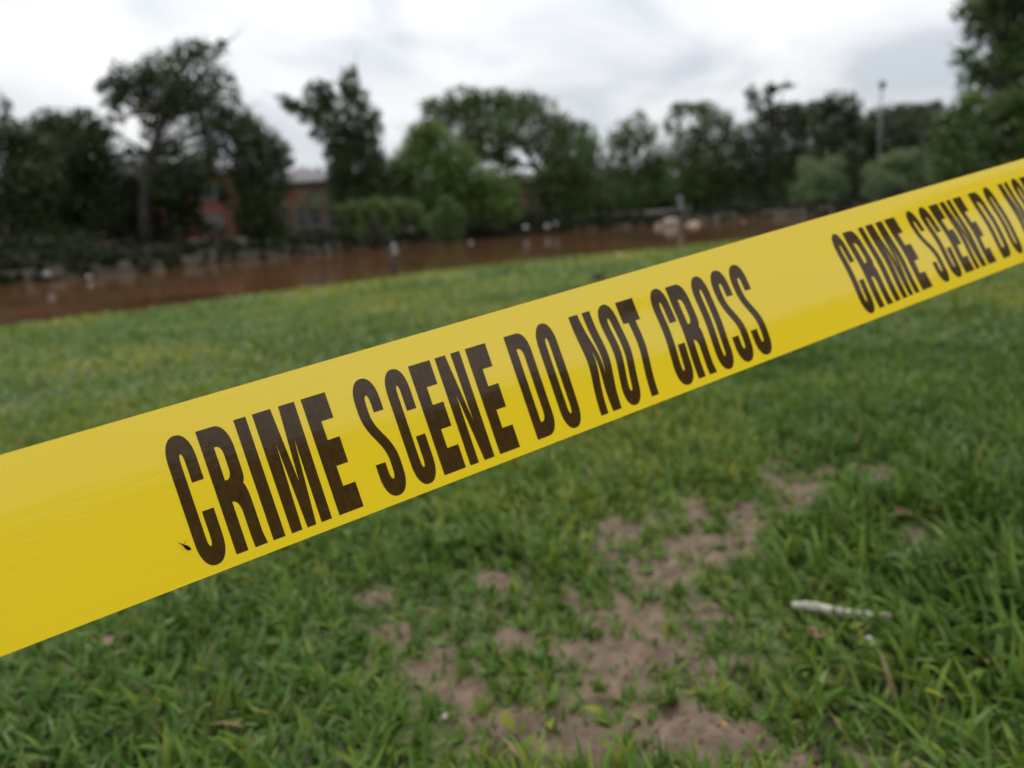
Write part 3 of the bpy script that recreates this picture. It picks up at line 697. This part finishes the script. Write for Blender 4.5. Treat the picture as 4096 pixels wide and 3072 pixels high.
tree('tree', 'dark tree with a ragged wisp sticking out above the treeline', 'tree', 66, (1650, 475),
     [(1622, 205, 18, 18, .8), (1665, 195, 20, 16, .9), (1695, 186, 18, 8, .7), (1625, 228, 16, 16, .5), (1655, 222, 24, 14, .5), (1660, 262, 44, 30), (1700, 245, 36, 26), (1730, 265, 34, 34), (1620, 305, 45, 40), (1690, 310, 55, 44), (1650, 370, 65, 52), (1720, 370, 50, 52), (1660, 430, 70, 42)], M_leaf_dark, leaf=0.36, trunk=0.26)
tree('tree', 'smooth domed dark tree left of the lamp pole', 'tree', 74, (1795, 465),
     [(1770, 240, 36, 26), (1810, 225, 34, 26), (1840, 245, 24, 34), (1785, 285, 60, 40), (1835, 290, 30, 34), (1790, 340, 64, 48), (1800, 400, 60, 50)], M_leaf_dark, leaf=0.4, trunk=0.26, dens=1.1)
tree('tree', 'low wide dark tree behind the lamp pole', 'tree', 78, (1940, 460),
     [(1880, 275, 34, 26), (1920, 250, 40, 24), (1975, 245, 44, 22), (2015, 245, 30, 22), (1920, 295, 55, 38), (1990, 295, 55, 44), (1900, 345, 50, 45), (1960, 360, 60, 50), (1870, 330, 30, 50)], M_leaf_dark, leaf=0.42, trunk=0.26, dens=1.1)
tree('tree', 'big leafy tree leaving the frame at the top right corner', 'tree', 42, (2185, 470),
     [(2085, 20, 30, 28, .6), (2130, 15, 50, 45), (2190, 20, 60, 55), (2250, 60, 60, 70), (2110, 65, 36, 30, .7), (2165, 90, 50, 44), (2215, 110, 50, 50), (2080, 120, 34, 18, .6), (2100, 150, 42, 26, .8), (2150, 150, 44, 36), (2200, 180, 50, 44), (2095, 195, 34, 26, .5), (2140, 205, 40, 34, .8), (2260, 170, 60, 70), (2180, -50, 80, 50), (2260, -30, 70, 70), (2190, 235, 50, 40), (2250, 260, 60, 60)],
     M_leaf_mid, leaf=0.30, trunk=0.3, dens=0.95)
tree('tree', 'dense dark green tree below the top right corner, behind the tape', 'tree', 39, (2110, 470),
     [(2050, 260, 40, 28), (2100, 240, 45, 36), (2160, 240, 45, 36), (2200, 225, 40, 45), (2040, 300, 40, 42), (2090, 300, 55, 50), (2150, 310, 55, 50), (2210, 310, 50, 60), (2060, 360, 55, 50), (2130, 380, 60, 50), (2205, 390, 50, 50)], M_leaf_mid, leaf=0.32, trunk=0.22, dens=1.15)
tree('willow_bush', 'pale green willow shrub left of the lamp pole base', 'shrub', 55, (1770, 472),
     [(1745, 362, 24, 24), (1800, 358, 24, 24), (1770, 385, 38, 28), (1740, 415, 30, 36), (1795, 410, 34, 40), (1765, 440, 45, 30)], M_leaf_willow, leaf=0.26, trunk=0.1, dens=1.1)
tree('willow_bush', 'larger pale green willow shrub right of the lamp pole base', 'shrub', 53, (1935, 462),
     [(1890, 370, 26, 24), (1935, 348, 40, 24), (1975, 345, 30, 24), (1905, 400, 38, 34), (1960, 390, 44, 38), (1935, 430, 55, 34), (2000, 385, 18, 28)], M_leaf_willow, leaf=0.26, trunk=0.1, dens=1.1)

tree('young_tree', 'thin young tree standing in front of the slate-roofed house', 'tree', 56, (668, 515),
     [(690, 428, 36, 16, .8), (650, 440, 30, 18, .7), (700, 448, 24, 18, .7), (660, 415, 22, 12, .5), (640, 465, 16, 22, .5)], M_leaf_mid, leaf=0.26, trunk=0.06, dens=0.30)
tree('low_hedge', 'low green hedge at the foot of the slate-roofed house', 'hedge', 46, (660, 525),
     [(600, 512, 28, 14), (640, 508, 28, 14), (680, 505, 28, 14), (720, 503, 28, 14), (755, 505, 24, 16)], M_leaf_dark, leaf=0.22, trunk=0.05, dens=1.0, forks=False)
# tangled undergrowth along the far bank
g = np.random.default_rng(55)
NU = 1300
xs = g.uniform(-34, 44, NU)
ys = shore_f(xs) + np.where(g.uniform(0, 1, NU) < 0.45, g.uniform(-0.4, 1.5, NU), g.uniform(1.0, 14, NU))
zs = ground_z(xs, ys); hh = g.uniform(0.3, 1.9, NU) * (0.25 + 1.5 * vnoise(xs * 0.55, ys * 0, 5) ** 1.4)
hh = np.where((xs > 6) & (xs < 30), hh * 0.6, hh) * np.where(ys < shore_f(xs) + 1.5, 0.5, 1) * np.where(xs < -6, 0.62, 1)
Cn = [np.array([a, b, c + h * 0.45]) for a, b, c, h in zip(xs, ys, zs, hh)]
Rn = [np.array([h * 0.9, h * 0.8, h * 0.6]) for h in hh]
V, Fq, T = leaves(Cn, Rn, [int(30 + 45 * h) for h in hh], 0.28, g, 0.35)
tag(mesh_np('undergrowth', V, Fq, M_leaf_shade, attrs={'tint': T}), 'dark tangled undergrowth along the far bank of the pond', 'undergrowth', kind='stuff')
# far wood closing the view behind the trees
NW = 640
xs = g.uniform(-75, 95, NW); ys = 92 + 0.18 * xs + g.uniform(0, 16, NW)
hh = g.uniform(2.2, 4.2, NW)
Cn = [np.array([a, b, 0.6 + h * g.uniform(0.1, 1.4)]) for a, b, h in zip(xs, ys, hh)]
Rn = [np.array([h * 0.9, h * 0.9, h * 0.7]) for h in hh]
V, Fq, T = leaves(Cn, Rn, [200] * NW, 0.75, g, 0.4)
tag(mesh_np('far_wood', V, Fq, M_leaf_dark, attrs={'tint': T}), 'far dark wood seen as one mass between the trunks', 'wood', kind='stuff')

# ------------------------------------------------------------------ brick houses
def brick_mat():
    m, t, o = mat_new('red_brick')
    b = t.nodes.new('ShaderNodeBsdfPrincipled'); b.inputs['Roughness'].default_value = 0.85; t.links.new(b.outputs[0], o.inputs[0])
    tc = t.nodes.new('ShaderNodeTexCoord'); mp = t.nodes.new('ShaderNodeMapping'); mp.inputs['Rotation'].default_value = (math.radians(90), 0, 0)
    t.links.new(tc.outputs['Object'], mp.inputs[0])
    br = t.nodes.new('ShaderNodeTexBrick'); br.inputs['Color1'].default_value = (0.125, 0.032, 0.020, 1); br.inputs['Color2'].default_value = (0.160, 0.044, 0.027, 1)
    br.inputs['Mortar'].default_value = (0.10, 0.06, 0.05, 1); br.inputs['Scale'].default_value = 4.5; br.inputs['Mortar Size'].default_value = 0.012
    t.links.new(mp.outputs[0], br.inputs['Vector']); t.links.new(br.outputs[0], b.inputs['Base Color'])
    return m
M_brick = brick_mat()
M_roof = simple('grey_shingle', (0.125, 0.115, 0.118), 0.9, 0.2, noise=0.2, nscale=2.0)
M_trim = simple('grey_trim', (0.14, 0.14, 0.14), 0.5)
M_pane = simple('window_pane', (0.03, 0.035, 0.04), 0.08, 0.6)
def house(label, c, wdt, dep, eave, ridge, rz, wins, doors=()):
    """c ground centre of the front wall; local +x along the front, -y faces the pond"""
    root = empty('brick_house', tuple(c), rz); tag(root, label, 'house')
    bm = bmesh.new(); bm_box(bm, (0, dep / 2, eave / 2 - 0.5), (wdt, dep, eave + 1.0)); bm_obj('wall', bm, M_brick, root)
    bm = bmesh.new(); ov = 0.45; x0, x1, y0, y1 = -wdt / 2 - ov, wdt / 2 + ov, -ov, dep + ov; h = dep / 2
    lo = [bm.verts.new(p) for p in ((x0, y0, eave), (x1, y0, eave), (x1, y1, eave), (x0, y1, eave))]
    lo2 = [bm.verts.new((v.co.x, v.co.y, eave + 0.22)) for v in lo]
    r0 = bm.verts.new((x0 + h, dep / 2, ridge)); r1 = bm.verts.new((x1 - h, dep / 2, ridge))
    bm.faces.new(lo[::-1])
    for k in range(4): bm.faces.new((lo[k], lo[(k + 1) % 4], lo2[(k + 1) % 4], lo2[k]))
    bm.faces.new((lo2[0], lo2[1], r1, r0)); bm.faces.new((lo2[1], lo2[2], r1)); bm.faces.new((lo2[2], lo2[3], r0, r1)); bm.faces.new((lo2[3], lo2[0], r0))
    rf = bm_obj('roof', bm, M_roof, root)
    bm = bmesh.new(); bm_box(bm, (0, -ov - 0.06, eave + 0.12), (wdt + 2 * ov, 0.1, 0.14), 0.02); bm_obj('gutter', bm, M_trim, rf)
    for wx, wz, ww, wh in wins:
        bm = bmesh.new()
        for sx in (-1, 1): bm_box(bm, (wx + sx * ww / 2, -0.03, wz), (0.09, 0.10, wh + 0.09))
        for sz in (-1, 0, 1): bm_box(bm, (wx, -0.03, wz + sz * wh / 2), (ww - 0.1, 0.08, 0.08))
        bm_box(bm, (wx, -0.05, wz - wh / 2 - 0.1), (ww + 0.25, 0.16, 0.08))
        f = bm_obj('window', bm, M_trim, root)
        bm = bmesh.new(); bm_box(bm, (wx, -0.012, wz), (ww - 0.09, 0.02, wh - 0.08)); bm_obj('pane', bm, M_pane, f)
def house_at(label, xl, xr, depth, y_eave, y_ridge, y_ground, dep, wins, rz=0.0):
    """corners from 2212-view pixels"""
    a = at(xl * DS, y_ground * DS, depth); b_ = at(xr * DS, y_ground * DS, depth)
    c = (a + b_) / 2; wd = abs(b_[0] - a[0]); xm = (xl + xr) / 2
    gz_ = float(ground_z(np.array([c[0]]), np.array([c[1]]))[0])
    ze = at(xm * DS, y_eave * DS, depth)[2] - gz_; zr = at(xm * DS, y_ridge * DS, depth + dep / 2)[2] - gz_
    ws = []
    for wx, wy, ww, wh in wins:
        p = at(wx * DS, wy * DS, depth); ws.append((p[0] - c[0], p[2] - gz_, ww, wh))
    house(label, (c[0], c[1], gz_), wd, dep, ze, zr, rz, ws)
house_at('brick house with a grey hipped roof showing between two dark trees', 545, 745, 66, 400, 366, 520, 9,
         [(613, 470, 1.0, 1.5), (652, 470, 1.0, 1.5), (685, 468, 1.0, 1.5), (720, 470, 1.0, 1.5), (613, 425, 1.0, 1.3), (685, 425, 1.0, 1.3), (720, 425, 1.0, 1.3)])
house_at('long brick house mostly hidden behind the tallest tree', 60, 520, 70, 392, 362, 540, 9,
         [(445, 475, 0.95, 1.4), (473, 478, 0.95, 1.4), (445, 415, 0.95, 1.3), (473, 415, 0.95, 1.3), (385, 476, 0.95, 1.4), (250, 430, 1.0, 1.4), (180, 430, 1.0, 1.4), (120, 480, 1.0, 1.4), (250, 490, 1.0, 1.4)])
house_at('small sliver of brick house seen through the gap under the widest tree', 1085, 1200, 80, 395, 375, 480, 8,
         [(1115, 430, 1.0, 1.4), (1150, 430, 1.0, 1.4)])

# ------------------------------------------------------------------ parked car under the trees on the left
M_car = simple('black_car_paint', (0.012, 0.012, 0.014), 0.22, 0.6)
M_glass = simple('car_glass', (0.02, 0.022, 0.025), 0.04, 0.8)
M_tyre = simple('tyre_rubber', (0.015, 0.015, 0.015), 0.8)
M_rim = simple('alloy', (0.35, 0.35, 0.36), 0.3, metal=0.9)
M_lamp = simple('headlight_lens', (0.75, 0.76, 0.75), 0.12, 0.7)
p = at(235 * DS, 545 * DS, 47); pz = float(ground_z(np.array([p[0]]), np.array([p[1]]))[0])
car = empty('parked_car', (p[0], p[1], pz), math.radians(14)); tag(car, 'dark car parked under the trees beyond the pond on the left', 'car')
prof = [(-2.2, .35), (-2.25, .62), (-2.1, .86), (-1.55, .93), (-0.95, 1.33), (-0.3, 1.44), (0.55, 1.42), (1.15, 1.02), (1.95, .90), (2.2, .70), (2.22, .38)]
bm = bmesh.new()
secs = []
for yy, sc in ((-0.86, .93), (-0.80, 1.0), (0.80, 1.0), (0.86, .93)):
    secs.append([bm.verts.new((x, yy * (1 - 0.16 * max(0, (z - .9) / .5)), .35 + (z - .35) * sc)) for x, z in prof])
n_ = len(prof)
for s0, s1 in zip(secs, secs[1:]):
    for k in range(n_): bm.faces.new((s0[k], s0[(k + 1) % n_], s1[(k + 1) % n_], s1[k]))
bm.faces.new(secs[0][::-1]); bm.faces.new(secs[-1])
bmesh.ops.recalc_face_normals(bm, faces=bm.faces)
body = bm_obj('body', bm, M_car, car)
for sy in (-1, 1):
    bm = bmesh.new(); bm_box(bm, (-0.35, sy * 0.80, 1.14), (1.35, 0.03, 0.34), 0.01); bm_obj('side_window', bm, M_glass, car)
bm = bmesh.new()
q = [bm.verts.new(c) for c in ((1.18, -.62, 1.045), (1.18, .62, 1.045), (.62, .56, 1.43), (.62, -.56, 1.43))]; bm.faces.new(q); bm_obj('windscreen', bm, M_glass, car)
for sx in (-1.35, 1.4):
    for sy in (-1, 1):
        bm = bmesh.new(); bmesh.ops.create_cone(bm, cap_ends=True, segments=20, radius1=.33, radius2=.33, depth=.2, matrix=Matrix.Translation((sx, sy * .80, .33)) @ Matrix.Rotation(math.pi / 2, 4, 'X'))
        wh = bm_obj('wheel', bm, M_tyre, car)
        bm = bmesh.new(); bmesh.ops.create_cone(bm, cap_ends=True, segments=16, radius1=.21, radius2=.21, depth=.21, matrix=Matrix.Translation((sx, sy * .81, .33)) @ Matrix.Rotation(math.pi / 2, 4, 'X'))
        bm_obj('rim', bm, M_rim, wh)
for sy in (-1, 1):
    bm = bmesh.new(); bm_box(bm, (2.14, sy * .62, .74), (.14, .32, .14), .03); bm_obj('headlight', bm, M_lamp, car)

# ------------------------------------------------------------------ lamp pole
M_pole = simple('weathered_pole', (0.16, 0.14, 0.13), 0.8, noise=0.2)
b_ = at(1894 * DS, 445 * DS, 60); bz = float(ground_z(np.array([b_[0]]), np.array([b_[1]]))[0]); tp_ = at(1899 * DS, 196 * DS, 60)[2] - bz
lp = empty('lamp_pole', (b_[0], b_[1], bz)); tag(lp, 'tall thin lamp pole rising above the treeline on the right', 'lamp pole')
bm = bmesh.new(); bm_tube(bm, [(0, 0, -0.3), (0, 0, tp_ * .5), (0, 0, tp_)], [.12, .09, .06], 10); bm_obj('pole', bm, M_pole, lp, smooth=True)
bm = bmesh.new(); bm_box(bm, (0.05, 0, tp_ + .12), (.34, .5, .55), .06); bm_obj('lamp_head', bm, simple('lamp_grey', (0.07, 0.07, 0.08), 0.5), lp)
bm = bmesh.new(); bm_tube(bm, [(0, 0, tp_ - .05), (.2, 0, tp_ + .02)], [.05, .05], 8); bm_obj('bracket', bm, M_pole, lp)

# ------------------------------------------------------------------ small things on the banks
def rock(name, label, cat, c, r, mat, seed, group=None, sq=(1, 1, .75)):
    bm = bmesh.new(); bmesh.ops.create_icosphere(bm, subdivisions=3, radius=1.0)
    rg = random.Random(seed); ph = [rg.uniform(0, 6) for _ in range(6)]
    for v in bm.verts:
        d = v.co.normalized()
        k = 1 + .14 * math.sin(3 * d.x + ph[0]) + .12 * math.sin(4 * d.y + ph[1]) + .10 * math.sin(5 * d.z + ph[2]) + .05 * math.sin(11 * d.x + 7 * d.y + ph[3])
        v.co = Vector((d.x * sq[0], d.y * sq[1], d.z * sq[2])) * k * r
    o = bm_obj(name, bm, mat, smooth=True, loc=tuple(c))
    return tag(o, label, cat, group)
M_rock = simple('tan_rock', (0.23, 0.155, 0.11), 0.85, noise=0.25, nscale=1.5)
M_rockg = simple('pinkish_rock', (0.22, 0.16, 0.13), 0.85, noise=0.25, nscale=1.5)
M_white = simple('white_plastic', (0.28, 0.28, 0.28), 0.6)
def wz(px, py, z=WATER): return on_z(px * DS, py * DS, z)
def rock_px(label, x, y0, y1, wpx, mat, seed, depth, name='boulder', cat='boulder', group=None):
    c = at(x * DS, (y0 + y1) / 2 * DS, depth); k = DS * depth / F
    r = wpx / 2 * k; return rock(name, label, cat, c, r, mat, seed, group, (1, .9, (y1 - y0) / wpx * 1.1))
rock_px('largest pinkish boulder standing in the pond by the far bank', 1448, 474, 502, 40, M_rockg, 1, 46, group='boulders in the pond')
rock_px('tan boulder just right of the largest pinkish boulder', 1497, 478, 500, 30, M_rock, 2, 46.5, group='boulders in the pond')
rock_px('small tan boulder touching the left side of the largest boulder', 1421, 484, 498, 18, M_rock, 3, 46, group='boulders in the pond')
rock_px('lone small rock at the waterline far right of the boulders', 1607, 478, 490, 14, M_rock, 4, 46, group='boulders in the pond')

def litter(label, x, y, wpx, hpx, depth, seed, group):
    c = at(x * DS, y * DS, depth); k = DS * depth / F
    g_ = ground_z(np.array([c[0]]), np.array([c[1]]))[0]
    o = rock('litter', label, 'litter', c, wpx / 2 * k * 0.7, M_white, seed, group, (1, .8, hpx / wpx))
    return o
LG = 'white litter round the pond'
litter('white litter floating near the far bank at far left', 103, 592, 26, 13, 22, 11, LG)
litter('small white litter floating right of the far left one', 194, 598, 18, 12, 24, 12, LG)
litter('pale litter drifting in open brown water on the left', 245, 640, 20, 7, 17.5, 13, LG)
litter('white litter at the foot of the compact upright shrub', 1017, 526, 13, 13, 40, 14, LG)
litter('white litter on the bank under the widest tree, left of a pair', 1135, 492, 15, 13, 50, 15, LG)
litter('larger white litter under the widest tree, middle of three', 1182, 490, 17, 13, 50, 16, LG)
litter('white litter under the widest tree, rightmost of three', 1201, 484, 12, 13, 52, 17, LG)
# pinkish tag and pale marker post on the far bank
bm = bmesh.new(); bb = at(1470 * DS, 476 * DS, 60); bzz = float(ground_z(np.array([bb[0]]), np.array([bb[1]]))[0])
mk = empty('marker_post', (bb[0], bb[1], bzz)); tag(mk, 'pale upright marker post on the far bank behind the boulders', 'marker post')
bm_tube(bm, [(0, 0, -.2), (0, 0, 1.7)], [.035, .03], 8); bm_obj('post', bm, simple('grey_post', (.2, .2, .2), .7), mk)
bm = bmesh.new(); bm_box(bm, (0, -.08, .95), (.3, .04, .45), .015); bm_obj('plate', bm, M_white, mk)
bm = bmesh.new(); bm_box(bm, (-.05, -.08, 1.55), (.3, .04, .35), .015); bm_obj('plate', bm, simple('grey_plate', (.3, .3, .32), .5), mk)

# short dark stake at the lawn edge with white tags
bb = on_z(1588, 1100, 0.03); bb[1] = min(bb[1], float(shore_n(np.array([bb[0]]))[0]) - 0.08); bzz = float(ground_z(np.array([bb[0]]), np.array([bb[1] - .05]))[0])
st = empty('short_stake', (bb[0], bb[1] - .05, bzz)); tag(st, 'short dark stake with white tags at the grass edge of the pond', 'stake')
bm = bmesh.new(); bm_tube(bm, [(0, 0, -.1), (-.01, 0, .2), (-.03, 0, .38)], [.035, .032, .028], 9); bm_obj('stake', bm, simple('wet_wood', (.05, .035, .025), .7, noise=.3), st, smooth=True)
for k, (zz_, xx_) in enumerate(((.39, .02), (.31, .03))):
    bm = bmesh.new(); bmesh.ops.create_icosphere(bm, subdivisions=2, radius=.034, matrix=Matrix.Translation((xx_, -.045, zz_)) @ Matrix.Diagonal((1, .5, .9, 1))); bm_obj('tag', bm, M_white, st, smooth=True)

# ------------------------------------------------------------------ things lying in the near grass
M_stick = simple('bleached_wood', (0.36, 0.33, 0.27), 0.85, noise=0.5, nscale=45, bump=0.3)
a = on_z(3170, 2422, .020); b2 = on_z(3590, 2475, .016)
pts = [a + (b2 - a) * q + np.array([0, 0, .0015 * math.sin(q * 7)]) + np.array([0, .002 * math.sin(q * 9), 0]) for q in np.linspace(0, 1, 9)]
bm = bmesh.new(); bm_tube(bm, pts, [.0045, .0062, .0066, .0060, .0064, .0066, .0060, .0058, .004], 10)
tag(bm_obj('stick', bm, M_stick, smooth=True), 'bleached whitish stick lying half hidden in the grass at lower right', 'stick')
def pebble(label, x, y, r, c, seed, name='pebble', cat='pebble'):
    q = on_z(x, y, .012); return rock(name, label, cat, q, r, simple(name + '_m', c, .7, noise=.15, nscale=40), seed)
pebble('tiny white pebble in the grass below the stick', 3470, 2568, .008, (.38, .36, .33), 31)
pebble('tiny pale pebble on soil near the bottom left of the bare patch', 1778, 2865, .0038, (.30, .26, .21), 32)
q = on_z(2395, 1108, .03)
rock('clod', 'dark clod on the lawn just above the tape near the O of NOT', 'clod', q, .055, simple('clod_dark', (.03, .025, .02), .9), 33)
def dry_leaf(label, x, y, sz, rz, colr):
    q = on_z(x, y, .02)
    bm = bmesh.new(); n = 8; top = []; botm = []; mid = []
    for k in range(n + 1):
        s = k / n; wv = math.sin(math.pi * s) ** .8 * .32 * sz; zc = .25 * sz * (s - .5) ** 2
        mid.append(bm.verts.new(((s - .5) * sz, 0, zc))); top.append(bm.verts.new(((s - .5) * sz, wv, zc + wv * .45))); botm.append(bm.verts.new(((s - .5) * sz, -wv, zc + wv * .35)))
    for k in range(n):
        for A, B in ((mid, top), (botm, mid)):
            try: bm.faces.new((A[k], A[k + 1], B[k + 1], B[k]))
            except ValueError: pass
    o = bm_obj('dry_leaf', bm, simple('dry_leaf_m', colr, .7, noise=.2, nscale=40), smooth=True, loc=tuple(q)); o.rotation_euler = (.2, .1, rz)
    return tag(o, label, 'leaf', 'dry leaves on the lawn')
dry_leaf('curled brown dry leaf in the grass below the stick', 3265, 2535, .030, .3, (.15, .075, .04))
dry_leaf('small orange dry leaf on bare soil at the bottom right', 2893, 2895, .011, 1.2, (.20, .09, .015))
dry_leaf('reddish dry leaf far right in the grass above the stick', 3610, 2052, .035, .1, (.15, .07, .045))
dry_leaf('brown dry leaf under the tape near the left edge', 430, 2565, .03, 2.0, (.12, .06, .04))
dry_leaf('pale dry leaf on the lawn above the tape near the pond', 2480, 1022, .16, .4, (.32, .25, .12))
